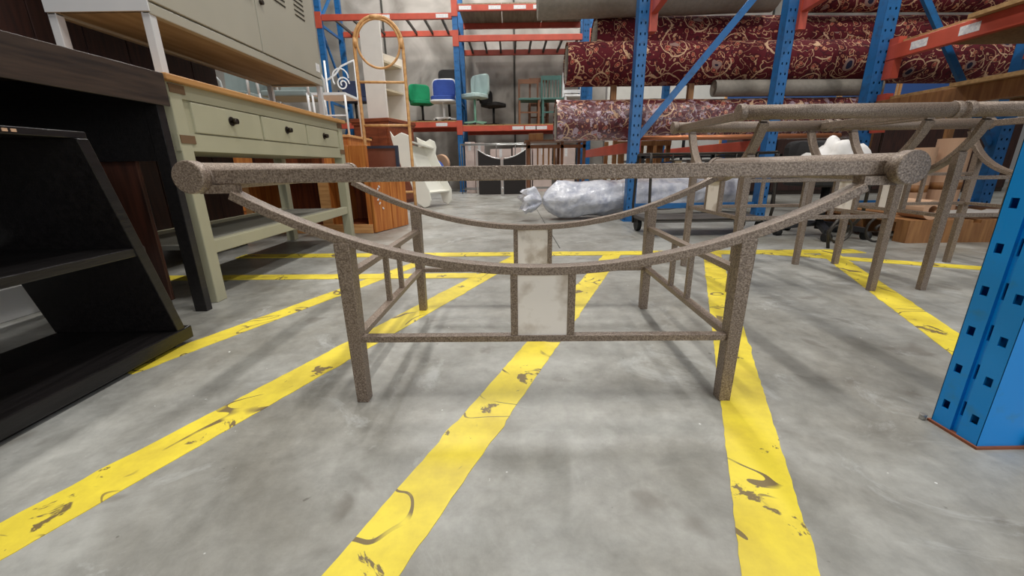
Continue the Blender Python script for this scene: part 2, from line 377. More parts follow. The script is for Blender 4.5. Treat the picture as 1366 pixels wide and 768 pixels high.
# ------------------------------------------------------------------ sage green console table
G = thing('console_table', 'sage green console table with honey wood top and three drawers', 'console table', (-1.152, 1.51, 0))
LT, DT, HT = 1.48, .48, .81
obj('top', B(-DT-.01, .02, -.02, LT+.02, HT-.022, HT), 'honey', G, bev=.004)
for y in (.03, LT-.03):
    for x in (-.03, -DT+.03): obj('leg', B(x-.028, x+.028, y-.028, y+.028, 0, HT-.03), 'sage', G, bev=.003)
obj('apron', B(-DT+.01, -.012, .005, LT-.005, .565, HT-.022), 'sage', G, bev=.002)
obj('front_rail', B(-.02, -.004, .0, LT, .565, .625), 'sage', G); obj('front_rail', B(-.02, -.004, 0, LT, HT-.07, HT-.022), 'sage', G)
for i in range(3):
    y0 = .09+i*.437; d = obj('drawer', B(-.03, -.002, y0+.004, y0+.425, .63, HT-.075), 'sage', G, bev=.003)
    bm = nb(); cy(bm, (-.002, y0+.215, .69), (.012, y0+.215, .69), .006, n=10); cy(bm, (.010, y0+.215, .69), (.024, y0+.215, .69), .013, .011, n=14)
    obj('knob', bm, 'darkmetal', d)
    bm = nb(); cy(bm, (-.002, y0+.215, .69), (.001, y0+.215, .69), .018, n=18); obj('knob_plate', bm, 'darkmetal', d)
for y in (.005, LT-.075):
    for z in (.59, .755): obj('corner_plug', B(-.006, .0005, y, y+.07, z, z+.028), 'brownplug', G)
sh = obj('shelf', B(-DT+.03, -.03, .03, LT-.03, .205, .222), 'shelfgrey', G)
obj('shelf_rail', B(-.045, -.012, .03, LT-.03, .185, .235), 'sage', G, bev=.003); obj('shelf_rail', B(-DT+.012, -DT+.045, .03, LT-.03, .185, .235), 'sage', G, bev=.003)

# ------------------------------------------------------------------ metal locker standing on it
Lk = thing('metal_locker', 'grey metal locker with louvred doors standing on short legs on the sage table', 'locker', (-1.28, 1.68, .81))
ly, lx, lz, lh = 1.40, .37, .235, .85
obj('body', B(-lx, -.012, 0, ly, lz+.012, lz+lh), 'lockergrey', Lk, bev=.004)
obj('end_panel', B(-lx, -.0, -.006, .0, lz, lz+lh), 'lockerwhite', Lk)
obj('base_board', B(-lx+.02, -.03, .02, ly-.02, lz+.002, lz+.012), 'ply', Lk)
obj('base_frame', B(-.03, 0, 0, ly, lz-.008, lz+.03), 'lockergrey', Lk, bev=.003); obj('base_frame', B(-lx, -lx+.03, 0, ly, lz-.008, lz+.03), 'lockergrey', Lk, bev=.003)
obj('base_frame', B(-lx+.03, -.03, ly-.03, ly, lz-.008, lz+.03), 'lockergrey', Lk)
for i in range(2):
    y0 = .012+i*.692; d = obj('door', B(-.012, .004, y0, y0+.684, lz+.036, lz+lh-.02), 'lockergrey', Lk, bev=.003)
    for c in (.19, .42):
        for k in range(6):
            z = lz+.34+k*.026; obj('louvre', B(.003, .010, y0+c, y0+c+.12, z, z+.007), 'lockergrey', d)
            obj('louvre_slot', B(.003, .0052, y0+c, y0+c+.12, z-.006, z), 'slot', d)
    yk = y0+.640 if i == 0 else y0+.045
    bm = nb(); cy(bm, (.003, yk, lz+.275), (.02, yk, lz+.275), .011, n=12); obj('lock_knob', bm, 'darkmetal', d)
obj('sticker', B(.0035, .0052, ly-.085, ly-.03, lz+.07, lz+.12), 'sticker', Lk)
for y in (.0, ly-.035):
    for x in (-.035, -lx): obj('leg', B(x, x+.03, y, y+.03, 0, lz), 'lockerwhite', Lk, bev=.002)

# ------------------------------------------------------------------ black furniture on the left
A = thing('black_desk', 'dark espresso wood desk with deep apron, over the black shelf unit', 'desk', (-1.12, 0, 0))
obj('top', B(-.62, 0, -.05, 1.455, .775, .80), 'espresso', A, bev=.003)
obj('fascia', B(0, .006, -.05, 1.455, .70, .80), 'espresso', A, bev=.002)
obj('apron', B(-.03, -.0, -.02, 1.45, .705, .775), 'blackwood', A)
obj('end_apron', B(-.60, -.03, 1.415, 1.44, .53, .775), 'blackwood', A)
for y in (1.39, -.03):
    for x in (-.048, -.60): obj('leg', B(x, x+.044, y+.020, y+.050, .0, .775), 'blackwood', A, bev=.002)
obj('back_panel', B(-.615, -.60, .03, 1.39, .40, .775), 'blackwood', A)
Bk = thing('black_shelf_unit', 'low black shelf unit with slanted end panels, tucked under the espresso desk', 'shelf unit', (-.975, 0, 0))
obj('base_board', B(-.36, 0, .12, 1.15, .012, .05), 'blackwood', Bk, bev=.003)
obj('plinth', B(-.34, -.02, .14, 1.10, 0, .012), 'blackwood', Bk)
obj('shelf', B(-.36, -.005, .16, 1.075, .285, .308), 'blackwood', Bk, bev=.003)
obj('top_board', B(-.36, -.01, .24, 1.01, .572, .588), 'blackwood', Bk, bev=.002)
for y0, y1 in ((1.115, .99), (.15, .26)):
    bm = nb(); q = []
    for z, y in ((.05, y0), (.572, y1)): q.append([bm.verts.new(c) for c in ((-.36, y-.014, z), (-.002, y-.014, z), (-.002, y+.014, z), (-.36, y+.014, z))])
    for i in range(4): bm.faces.new((q[0][i], q[0][(i+1) % 4], q[1][(i+1) % 4], q[1][i]))
    bm.faces.new(q[0][::-1]); bm.faces.new(q[1]); obj('end_panel', bm, 'blackwood', Bk, bev=.002)
obj('divider', B(-.35, -.33, .30, .98, .308, .572), 'blackwood', Bk)
for y, z in ((.845, .535), (.86, .47)): obj('chip_mark', B(-.0104, -.0085, y, y+.009, .577, .583), 'cardboard', Bk)
pn = thing('brown_side_panel', 'dark reddish brown wooden board standing between the espresso desk and the sage table', 'board', (-1.28, 1.463, 0))
obj('board', B(-.30, 0, -.008, .008, .03, .70), 'endboard', pn, bev=.003); obj('edge_strip', B(-.30, 0, -.010, .010, .70, .715), 'endboard', pn); obj('foot', B(-.28, -.23, -.012, .012, 0, .03), 'blackwood', pn); obj('foot', B(-.07, -.02, -.012, .012, 0, .03), 'blackwood', pn)
wd = thing('dark_wardrobe', 'tall dark reddish wooden wardrobe of vertical boards behind the locker', 'wardrobe', (-1.82, 1.55, 0))
obj('carcass', B(-.55, -.02, 0.02, 1.26, .10, 2.3), 'darkred', wd)
for i in range(6): obj('board', B(-.02, 0, .03+i*.205, .03+i*.205+.20, .12, 2.28), 'darkred', wd, bev=.003)
for y in (.04, 1.18):
    for x in (-.53, -.08): obj('foot', B(x, x+.07, y, y+.06, 0, .10), 'blackwood', wd)
wd2 = thing('dark_bookcase', 'dark wooden bookcase with thick shelves behind the espresso desk', 'bookcase', (-1.84, .2, 0))
for y in (0, 1.27): obj('side', B(-.40, 0, y, y+.04, 0, 2.2), 'darkred', wd2)
for z in (.10, .62, 1.02, 1.38, 1.75, 2.16): obj('shelf', B(-.40, -.01, .04, 1.27, z, z+.045), 'espresso', wd2)
obj('back', B(-.40, -.39, .04, 1.27, .1, 2.16), 'darkred', wd2)
tag(obj('white_strip', B(-1.80, -1.77, .35, 1.54, .0, .11), 'whitepaint', bev=.002), 'white strip on the floor in front of the dark bookcase', 'plank')  # thin white box put where a white patch of floor shows

# ------------------------------------------------------------------ pallet racking
def perforated(bm, H_, cols, pitch, hw, hh_, depth, z0, s0=0):
    """face in xz plane at y=0 (facing -y); cols: list of (x0,x1,hole(bool),y); real holes with returned edges"""
    def mk(hh, zo):
        rows = []; z = 0.; zc = zo
        while zc+hh < H_: rows.append((z, zc-hh, False)); rows.append((zc-hh, zc+hh, True)); z = zc+hh; zc += pitch
        rows.append((z, H_, False)); return rows
    for x0, x1, hole, y in cols:
        for r0, r1, h in mk(hh_ if y == 0 else .015, z0 if y == 0 else z0+.006):
            if hole and h:
                a = [bm.verts.new(c) for c in ((x0, y, r0), (x1, y, r0), (x1, y, r1), (x0, y, r1))]; b = [bm.verts.new((q.co.x, y+depth, q.co.z)) for q in a]
                for i in range(4): bm.faces.new((a[i], a[(i+1) % 4], b[(i+1) % 4], b[i]))
            else: bm.faces.new([bm.verts.new(c) for c in ((x0, y, r0), (x1, y, r0), (x1, y, r1), (x0, y, r1))])
    for (xa, xb, h, ya), (xc, xd, h2, yb) in zip(cols[:-1], cols[1:]):
        if abs(ya-yb) > 1e-6: bm.faces.new([bm.verts.new(c) for c in ((xb, ya, 0), (xc, yb, 0), (xc, yb, H_), (xb, ya, H_))])
    return bm
def post_mesh(W, D, H_, pitch, z0, fine):
    bm = nb(); h = W/2
    if fine:
        g = .006
        cols = [(-h, -h+.010, 0, 0), (-h+.010, -h+.022, 1, 0), (-h+.022, -.006, 0, 0), (-.006, -.003, 0, g), (-.003, .003, 1, g), (.003, .006, 0, g), (.006, h-.022, 0, 0), (h-.022, h-.010, 1, 0), (h-.010, h, 0, 0)]
        hh = .0085
    else:
        cols = [(-h, -h*.55, 0, 0), (-h*.55, -h*.3, 1, 0), (-h*.3, h*.3, 0, 0), (h*.3, h*.55, 1, 0), (h*.55, h, 0, 0)]; hh = .009
    perforated(bm, H_, [(a, b, bool(c), d) for a, b, c, d in cols], pitch, 0, hh, .003, z0)
    for x in (-h, h): bx(bm, x-.0012 if x > 0 else x, x if x > 0 else x+.0012, 0, D, 0, H_)
    bx(bm, -h, -h+.025, D-.002, D, 0, H_); bx(bm, h-.025, h, D-.002, D, 0, H_)
    bx(bm, -h+.002, h-.002, D*.55, D*.56, 0, H_)
    return bm
def rack(label, loc): return thing('pallet_rack', label, 'pallet rack', loc)
def post(T, x, y, H_, m, W, D, pitch=.076, z0=.049, fine=False, face=0., plate=None):
    rot = Matrix.Rotation(face, 3, 'Z')
    bm = post_mesh(W, D, H_, pitch, z0, fine); bmesh.ops.rotate(bm, verts=bm.verts, cent=(0, 0, 0), matrix=rot)
    o = obj('post', bm, m, T, loc=(x, y, 0))
    e = .004 if fine else .02
    bm = B(-W/2-e, W/2+e, -e, D+e, 0, .005); bmesh.ops.rotate(bm, verts=bm.verts, cent=(0, 0, 0), matrix=rot); obj('foot_plate', bm, plate or m, o)
    return o
def hbrace(T, a, b, m): return obj('horizontal_brace', bar(nb(), a, b, .03, .045), m, T)
def diag(T, a, b, m): return obj('diagonal_brace', bar(nb(), a, b, .03, .05), m, T)
def conn(T, x, y, z, m='rackorange', h=.30): return obj('beam_connector', B(x-.01, x+.05, y-.055, y+.03, z, z+h), m, T)

# rack row: bright punched post beside the camera, back frame in front of the carpet rolls, far frame behind them
T = rack('blue rack row reaching from the bright punched post back past the carpet rolls', (1.075, 3.69, 0))
fx, fy = .832-1.075, .654-3.69
for x in (fx, fx+1.2): post(T, x, fy, 3.2, 'rackblue_bright', .082, .10, fine=True, face=-R(90), plate='rust')
for x, y, r_, h_ in ((.092, -.052, .008, .03), (-.010, .048, .006, .012)):
    bm = nb(); cy(bm, (fx+x, fy+y, 0), (fx+x, fy+y, h_), r_, n=6); obj('anchor_bolt', bm, 'zinc', T)
for z in (.55, 2.1, 3.0): hbrace(T, (fx+.10, fy, z), (fx+1.2, fy, z), 'rackblue_bright')
diag(T, (fx+.10, fy, .60), (fx+1.2, fy, 2.05), 'rackblue_bright')
for y in (0, 2.66):
    for x in (0, 1.175): post(T, x, y, 3.4, 'rackblue', .085, .085)
    for z in (.13, 2.9): hbrace(T, (0, y+.05, z), (1.175, y+.05, z), 'rackblue')
diag(T, (.02, .05, .70), (1.13, .05, 2.05), 'rackblue'); diag(T, (1.13, .05, 2.1), (.02, .05, 2.85), 'rackblue')
for x in (.05, 1.225):
    conn(T, x, .02, 1.50)
    obj('rack_beam', bar(nb(), (x-.20, fy+.06, 1.67), (x+.02, -.03, 1.67), .05, .10), 'rackorange', T, bev=.004)
    obj('rack_beam', B(x-.02, x+.03, .09, 2.65, .595, .695), 'rackorange', T, bev=.004)

# rack with chipboard shelves on the right
T = rack('blue rack with chipboard shelves on orange beams behind the side tables', (3.04, 3.69, 0))
for y in (0, -2.64):
    for x in (0, 1.21): post(T, x, y, 3.4, 'rackblue', .11, .085)
    for z in (.13, 2.9): hbrace(T, (0, y+.05, z), (1.21, y+.05, z), 'rackblue')
diag(T, (.06, .05, 2.0), (1.15, .05, .62), 'rackblue'); conn(T, .04, -.03, 1.13); conn(T, .04, -.03, .72)
for zz, m in ((1.27, 'rackorange'), (.86, 'timber')):
    for x in (.05, 1.16):
        b = obj('rack_beam', B(x-.025, x+.025, -2.55, -.01, zz, zz+.11), m, T, bev=.004)
        if x < 1 and zz > 1:
            for y in (-1.14, -.69, -.34): obj('price_tag', B(x-.0265, x-.025, y, y+.13, zz+.03, zz+.085), 'sticker', b)
    for i in range(4): obj('deck_board', B(-.03 if i < 3 else .065, 1.15, -2.53+i*.63, -2.53+i*.63+.625, zz+.11, zz+.135), 'chip', T)

# far racking along the back wall
FY, FR = 8.4, 9.4
T = rack('long blue and orange rack of odd chairs along the concrete back wall', (0, FY, 0))
for x in (-3.42, -.965, 1.52):
    for y in (0, 1.0): post(T, x, y, 4.2, 'rackblue', .10, .08, pitch=.15, z0=.1)
    for z in (.3, 1.7, 3.0, 4.0): hbrace(T, (x, .06, z), (x, 1.02, z), 'rackblue')
    for z0, z1, fl in ((.35, 1.65, 0), (1.75, 2.95, 1), (3.05, 3.95, 0)):
        p, q = ((x, .06, z0), (x, 1.02, z1))
        if fl: p, q = ((x, .06, z1), (x, 1.02, z0))
        diag(T, p, q, 'rackblue')
    for z in ((1.16, 2.68, 3.16) if x > -2 else (1.2, 3.0)): obj('beam_connector', B(x-.055, x+.055, -.012, .0, z-.08, z+.18), 'rackorange', T)
def level(x0, x1, z, deck=None, bars=0, tags=()):
    for y in (0, 1.0):
        b = obj('rack_beam', B(x0, x1, y, y+.05, z, z+.10), 'rackorange', T, bev=.004)
        if y == 0:
            for tx in tags: obj('price_tag', B(tx, tx+.22, y-.002, y, z+.02, z+.08), 'sticker', b)
    if deck:
        for i in range(3): obj('deck_board', B(x0+(x1-x0)/3*i+.005, x0+(x1-x0)/3*(i+1)-.005, -.0, 1.05, z+.10, z+.12), deck, T)
    for i in range(bars):
        x = x0+(x1-x0)*(i+.6)/(bars+.2); obj('support_bar', B(x-.018, x+.018, .05, 1.0, z+.03, z+.07), 'strut', T)
level(-3.36, -1.02, 1.22, 'chip', tags=(-1.42,))
level(-3.36, -1.02, 3.04, None, 7, tags=(-2.35, -1.3))
level(-.91, 1.46, 1.14, 'chip', tags=(.05, .3, .5))
level(-.91, 1.46, 2.68, None, 8)
level(-.91, 1.46, 3.16, 'ply', tags=(-.88, -.35, .1, .45))

# ------------------------------------------------------------------ carpet rolls
def roll(name, label, p0, p1, r, m, group=None, flap=True, sag=.0, wob=.02, seed=0):
    rnd = random.Random(seed); p0 = Vector(p0); p1 = Vector(p1); d = p1-p0; Ln = d.length; n = 36; ns = max(8, int(Ln/.12)); bm = nb(); uvl = bm.loops.layers.uv.new('UVMap')
    a = Vector((0, -1, 0)); b = Vector((0, 0, 1)); rings = []; ph = [rnd.uniform(0, 6) for _ in range(4)]
    for i in range(ns+1):
        t = i/ns; c = p0+d*t-Vector((0, 0, sag*math.sin(PI*t))); ring = []
        for k in range(n):
            th = 2*PI*k/n; rr = r*(1+wob*math.sin(2*th+ph[0]+t*3)+wob*.6*math.sin(3*th+ph[1]-t*5)+wob*.5*math.sin(t*17+ph[2]))
            if flap: rr += r*.09*max(0, 1-((k-26) % n)/7.)     # outer wrap edge
            ring.append(bm.verts.new(c-p0+(a*math.cos(th)+b*math.sin(th))*rr))
        rings.append(ring)
    for i in range(ns):
        for k in range(n):
            f = bm.faces.new((rings[i][k], rings[i+1][k], rings[i+1][(k+1) % n], rings[i][(k+1) % n])); f.smooth = True
            for l, (ii, kk) in zip(f.loops, ((i, k), (i+1, k), (i+1, k+1), (i, k+1))): l[uvl].uv = (ii/ns*Ln, kk/n*2*PI*r)
    T = thing(name, label, 'carpet roll', p0, 0, group); o = obj('carpet', bm, m, T)
    # spiral ends
    for e, (c, s) in enumerate(((Vector((0, 0, 0)), -1), (d, 1))):
        bm = nb(); uvl = bm.loops.layers.uv.new('UVMap'); prev = None; q = []
        rim = rings_co = None
        N_ = 160
        for i in range(N_+1):
            th = 2*PI*5*i/N_; rr = r*.12+r*.84*i/N_
            for dd in (0, r*.10): q.append(bm.verts.new(c+(a*math.cos(th)+b*math.sin(th))*(rr-dd)+Vector((s*(-.01+.004*(dd == 0)), 0, 0))))
        for i in range(N_): bm.faces.new((q[2*i], q[2*i+1], q[2*i+3], q[2*i+2]))
        cy(bm, c-Vector((s*.02, 0, 0)), c-Vector((s*.024, 0, 0)), r*.97, n=36)
        obj('rolled_end', bm, 'greyroll', T)
    return T
roll('carpet_roll', 'thick red floral carpet roll, the longest one lying lengthwise on timber props', (.53, 4.22, 1.395), (4.75, 4.3, 1.40), .18, 'carpet', 'red carpet rolls', seed=1)
roll('carpet_roll', 'red floral carpet roll lying on top of the longest carpet roll', (.84, 4.54, 1.675), (4.75, 4.60, 1.67), .19, 'carpet', 'red carpet rolls', flap=False, seed=2)
roll('carpet_roll', 'red floral carpet roll wrapped in shiny clear plastic on the lower rack beams', (.43, 4.12, .893), (3.3, 4.22, .893), .185, 'carpet_wrapped', 'red carpet rolls', flap=False, seed=3)
roll('carpet_roll', 'small red floral roll with pink tag on top of the stack', (2.62, 4.36, 1.94), (4.75, 4.42, 1.94), .11, 'carpet', 'red carpet rolls', flap=False, seed=4)
roll('carpet_roll', 'thin grey backed carpet roll resting on the plastic wrapped roll', (1.88, 4.10, 1.152), (3.45, 4.16, 1.152), .07, 'greyroll', flap=False, wob=.01, seed=5)
roll('carpet_roll', 'fat grey carpet roll high on the upper rack beams', (.27, 4.29, 2.00), (2.45, 4.33, 2.05), .2, 'greyroll', flap=True, seed=6)
for x, lab in ((.99, 'beside the blue rack post'), (1.72, 'behind the diagonal brace'), (3.52, 'beside the thin grey roll'), (4.3, 'at its far end')):
    z0 = 1.07 if x < 3.2 else .0
    tag(obj('timber_prop', B(x-.025, x+.025, 4.20, 4.25, z0, 1.225), 'timber'), 'timber prop under the longest carpet roll, '+lab, 'prop')

# ------------------------------------------------------------------ plastic wrapped bundle on the floor
def bundle():
    rnd = random.Random(3); bm = nb(); p0 = Vector((.30, 3.86, .18)); p1 = Vector((2.35, 4.35, .22)); d = p1-p0; ax = d.normalized(); a = ax.cross(Vector((0, 0, 1))).normalized(); b = a.cross(ax)
    rings = []; n = 40; ns = 60
    for i in range(ns+1):
        t = i/ns; r = .165*min(1, (t*ns/4.)**.5) if t > 0 else .02
        r = max(.03, r*(1-.10*t)); ring = []
        for k in range(n):
            th = 2*PI*k/n
            rr = r*(1+.05*math.sin(5*th+9*t)+.035*math.sin(9*th-21*t+2)+.03*math.sin(40*t+3*th)+rnd.uniform(-.018, .018))
            q = p0+d*t+(a*math.cos(th)*1.1+b*math.sin(th))*rr; q.z = max(.004, q.z); ring.append(bm.verts.new(q))
        rings.append(ring)
    for i in range(ns):
        for k in range(n): f = bm.faces.new((rings[i][k], rings[i+1][k], rings[i+1][(k+1) % n], rings[i][(k+1) % n])); f.smooth = True
    bm.faces.new(rings[0]); bm.faces.new(rings[-1][::-1])
    T = thing('wrapped_bundle', 'long bundle in crinkled white plastic lying on the floor behind the blue post', 'bundle')
    obj('wrapping', bm, 'wrap', T)
    bm = nb(); rings = []
    for i in range(9):
        t = i/8; c = p0-ax*(.02+.17*t)+Vector((0, 0, .02*math.sin(3*t))); r = .03+.085*math.sin(min(1, t*1.25)*PI*.62); ring = []
        for k in range(n):
            th = 2*PI*k/n; rr = r*(1+.16*math.sin(7*th)+.1*math.sin(11*th+2)+rnd.uniform(-.05, .05))
            q = c+(a*math.cos(th)+b*math.sin(th)*.9)*rr-ax*(.03*math.sin(5*th)*t); q.z = max(.004, q.z); ring.append(bm.verts.new(q))
        rings.append(ring)
    for i in range(8):
        for k in range(n): f = bm.faces.new((rings[i][k], rings[i+1][k], rings[i+1][(k+1) % n], rings[i][(k+1) % n])); f.smooth = True
    bm.faces.new(rings[-1]); obj('gathered_tail', bm, 'wrap', T)
bundle()

# ------------------------------------------------------------------ pine unit, dresser, white unit, rattan stand, white moulded piece
P = thing('pine_cabinet', 'open fronted orange pine cabinet behind the sage table', 'cabinet', (-1.09, 3.22, 0), R(-4))
wP, dP, hP = 1.02, .46, .44
for x in (-wP, -.36, -.035): obj('side' if x != -.36 else 'partition', B(x, x+.035, .0, dP, .06, hP), 'pine', P)
obj('front_stile', B(-.40, -.32, -.012, 0, .06, hP), 'pinepale', P); obj('front_stile', B(-wP, -wP+.05, -.012, 0, .06, hP), 'pinepale', P)
obj('side_plank', B(.0, .012, .003, dP, .0, hP), 'pine', P, bev=.003)
dr = obj('door', B(-.001, .001, 0, .001, .03, hP-.01), 'pine', P)
for i in range(2):
    u = Vector((.12, .455, 0)); a0, a1 = Vector((.016, -.01, 0))+u*(i*.5), Vector((.016, -.01, 0))+u*(i*.5+.485)
    obj('plank', bar(nb(), a0+Vector((0, 0, hP/2)), a1+Vector((0, 0, hP/2)), .02, hP-.01), 'pine', dr, bev=.003)
for k, (t_, z) in enumerate(((.12, .33), (.16, .36), (.14, .22), (.22, .19), (.10, .25))):
    q = Vector((.030, -.012, z))+u*t_; obj('paint_mark', bar(nb(), q, q+u*.035+Vector((0, 0, .012*(-1)**k)), .004, .012), 'sticker', dr)
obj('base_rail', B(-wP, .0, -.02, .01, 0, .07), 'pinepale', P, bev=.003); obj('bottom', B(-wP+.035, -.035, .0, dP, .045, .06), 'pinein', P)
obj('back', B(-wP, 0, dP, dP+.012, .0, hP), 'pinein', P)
obj('top', B(-wP, .0, -.015, dP, hP, hP+.022), 'pinepale', P, bev=.003)
for i in range(2): obj('upper_board', B(-.27+i*.14, -.27+i*.14+.136, .0, .03, hP+.022, .66), 'pine', P, bev=.003)
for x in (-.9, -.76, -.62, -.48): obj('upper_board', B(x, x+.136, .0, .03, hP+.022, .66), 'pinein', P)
fr = thing('framed_panel', 'small panel coloured with a reddish reflection, in a dark blue frame standing on the pine cabinet', 'picture frame', (-1.0, 3.43, .464), R(-4))
obj('panel', B(-.17, .08, .012, .022, .02, .18), 'reddish', fr)
obj('frame', bx(bx(bx(bx(nb(), -.19, -.17, 0, .03, 0, .20), .08, .10, 0, .03, 0, .20), -.17, .08, 0, .03, .18, .20), -.17, .08, 0, .03, 0, .02), 'darkframe', fr)
D = thing('dresser', 'tall red brown wooden dresser with moulded top behind the pine cabinet', 'dresser', (-1.57, 5.62, 0), R(-14))
obj('body', B(-.50, 0, 0, .70, .05, 1.06), 'mahogany', D); obj('plinth', B(-.48, -.02, .02, .68, 0, .05), 'mahogany', D)
obj('top', B(-.53, .035, -.035, .73, 1.06, 1.105), 'mahogany', D, bev=.006); obj('moulding', B(-.515, .02, -.02, .715, 1.03, 1.06), 'mahogany', D)
for i in range(3):
    d = obj('drawer', B(-.47, -.03, -.015, .0, .12+i*.30, .40+i*.30), 'mahogany', D, bev=.004)
    bm = nb(); cy(bm, (-.25, -.015, .26+i*.3), (-.25, -.045, .26+i*.3), .016, n=10); obj('knob', bm, 'darkmetal', d)
Wh = thing('white_shelf_unit', 'tall white laminate shelf unit standing on the red brown dresser', 'shelf unit', (-1.60, 5.76, 1.107), R(-18))
pts = [(-.30, 0), (0, 0), (0, 1.17), (-.13, 1.20), (-.24, 1.16), (-.30, 1.09)]
obj('side_panel', prism(nb(), pts, .024), 'laminate', Wh)
obj('side_panel', prism(nb(), [(-.30, 0), (0, 0), (0, .79), (-.30, .90)], .024, Matrix.Translation((0, .46, 0))), 'laminate', Wh)
obj('back', B(-.30, -.28, .024, .46, 0, .87), 'laminate_in', Wh)
for z in (0, .35, .68): obj('shelf', B(-.28, -.014, .024, .46, z, z+.024), 'laminate_in', Wh)
Rt = thing('rattan_stand', 'tall bent rattan stand with a round hoop at the top', 'rattan stand', (-1.07, 3.78, 0), R(6))
r = .0115; hw = .195
pts = [(-hw, 0, 0.005)]+[(-hw, 0, z) for z in (.4, .8, 1.2, 1.44)]+[(hw*math.cos(PI-PI*i/14), 0, 1.46+hw*1.08*math.sin(PI*i/14)) for i in range(1, 14)]+[(hw, 0, z) for z in (1.44, 1.2, .8, .4, .005)]
obj('frame', tube(nb(), pts, .0135, 10), 'rattan', Rt)
obj('hoop', tube(nb(), [(.17*math.cos(2*PI*i/40), -.005, 1.47+.18*math.sin(2*PI*i/40)) for i in range(40)], .0095, 8, True), 'rattan', Rt)
for z in (.28, .845, 1.185): obj('rung', tube(nb(), [(-hw, 0, z), (hw, 0, z)], .0105, 8), 'rattan', Rt)
for sx in (-1, 1): bm = nb(); cy(bm, (sx*(hw-.012), -.003, 1.44), (sx*(hw-.012), -.003, 1.51), .017, n=10); obj('binding', bm, 'rattan', Rt)
bm = nb(); cy(bm, (-.05, -.003, 1.66), (.05, -.003, 1.66), .017, n=10); obj('binding', bm, 'rattan', Rt)

M_ = thing('moulded_seat', 'white moulded plastic seat with wavy side boards, tipped on end', 'seat', (0, 5.2, 0))
pa = [(-1.439, .917), (-1.396, .851), (-1.302, .896), (-1.225, .867), (-1.189, .82), (-1.182, .668), (-1.153, .532), (-1.084, .375), (-1.013, .214), (-.997, .092), (-1.027, .02), (-1.092, 0), (-1.171, .053), (-1.215, .156), (-1.227, .257), (-1.268, .377), (-1.339, .496), (-1.394, .671), (-1.429, .823)]
pb = [(-1.22, .87), (-1.152, .832), (-1.1, .812), (-1.044, .841), (-.982, .81), (-.965, .738), (-.981, .656), (-.954, .573), (-.895, .467), (-.84, .296), (-.796, .198), (-.80, .06), (-.85, 0), (-.92, .04), (-.95, .15), (-1.0, .24), (-1.08, .36), (-1.15, .50), (-1.19, .66)]
obj('side_board', prism(nb(), pa, .025), 'moulded', M_, bev=.008); obj('side_board', prism(nb(), pb, .025, Matrix.Translation((0, .42, 0))), 'moulded', M_, bev=.008)
def sheet(name, a0, a1, b0, b1):
    """slab between edge a0-a1 on the near board and b0-b1 on the far board"""
    bm = nb(); q = [Vector((a0[0], .02, a0[1])), Vector((a1[0], .02, a1[1])), Vector((b1[0], .43, b1[1])), Vector((b0[0], .43, b0[1]))]
    n_ = (q[1]-q[0]).cross(q[3]-q[0]).normalized()*.009
    lo = [bm.verts.new(v_-n_) for v_ in q]; hi = [bm.verts.new(v_+n_) for v_ in q]
    bm.faces.new(lo[::-1]); bm.faces.new(hi)
    for i in range(4): bm.faces.new((lo[i], lo[(i+1) % 4], hi[(i+1) % 4], hi[i]))
    obj(name, bm, 'moulded', M_)
sheet('top_panel', (-1.22, .80), (-1.37, .83), (-.99, .72), (-1.14, .76))
sheet('seat_panel', (-1.36, .80), (-1.22, .42), (-1.13, .72), (-1.02, .40))
sheet('seat_panel', (-1.22, .42), (-1.10, .20), (-1.02, .40), (-.90, .20))
sheet('foot_panel', (-1.10, .20), (-1.02, .18), (-.90, .20), (-.82, .18))

# ------------------------------------------------------------------ furniture behind the green table
LD = thing('long_dresser', 'long low orange pine dresser far behind the sage table', 'dresser', (-3.13, 4.6, 0))
obj('body', B(0, 1.41, .0, .70, .0, .81), 'pine', LD); obj('top', B(-.02, 1.43, -.02, .72, .81, .835), 'pinepale', LD, bev=.004)
for i in range(4): obj('drawer', B(.02+i*.345, .355+i*.345, -.012, 0, .43, .78), 'pine', LD, bev=.004); obj('door', B(.02+i*.345, .355+i*.345, -.012, 0, .05, .41), 'pine', LD, bev=.004)
def arm_chair(loc, rz, label, fab='fab_grey'):
    T = thing('armchair', label, 'chair', loc, rz, 'grey armchairs on the long dresser')
    obj('seat', B(-.24, .24, -.22, .24, .40, .46), fab, T, bev=.015)
    bm = nb(); pts = [(-.24+.48*i/8, .22+.05*math.sin(PI*i/8), 0) for i in range(9)]
    q = [[bm.verts.new((x, y+dy, z)) for dy, z in ((0, .5), (.03, .5), (.06, .84), (.03, .86))] for x, y, _ in pts]
    for i in range(8):
        for k in range(4): bm.faces.new((q[i][k], q[i][(k+1) % 4], q[i+1][(k+1) % 4], q[i+1][k]))
    bm.faces.new(q[0]); bm.faces.new(q[-1][::-1]); obj('backrest', bm, fab, T)
    for s in (-1, 1):
        obj('arm', tube(nb(), [(s*.27, .22, .46), (s*.28, .2, .63), (s*.28, .12, .67), (s*.28, -.15, .66), (s*.27, -.2, .62), (s*.26, -.2, .42)], .014, 8), 'whitemetal', T)
        for y in (-.2, .21): obj('leg', tube(nb(), [(s*.25, y, .43), (s*.26, y, .0)], .014, 8), 'whitemetal', T)
for k, (x, lab) in enumerate(((-3.03, 'grey armchair with white arms, partly behind the timber wardrobe edge'), (-2.40, 'grey armchair with white arms standing next to the white iron chair'))): arm_chair((x, 4.94, .836), 0, lab)
IB = thing('garden_chair', 'white scrolled iron garden chair beside the grey armchairs', 'garden chair', (-1.92, 5.0, .836))
for x in (-.16, .18): obj('back_post', tube(nb(), [(x, .1, 0), (x, .12, .82)], .012, 8), 'whitemetal', IB); obj('front_leg', tube(nb(), [(x, -.3, 0), (x, -.3, .40)], .012, 8), 'whitemetal', IB)
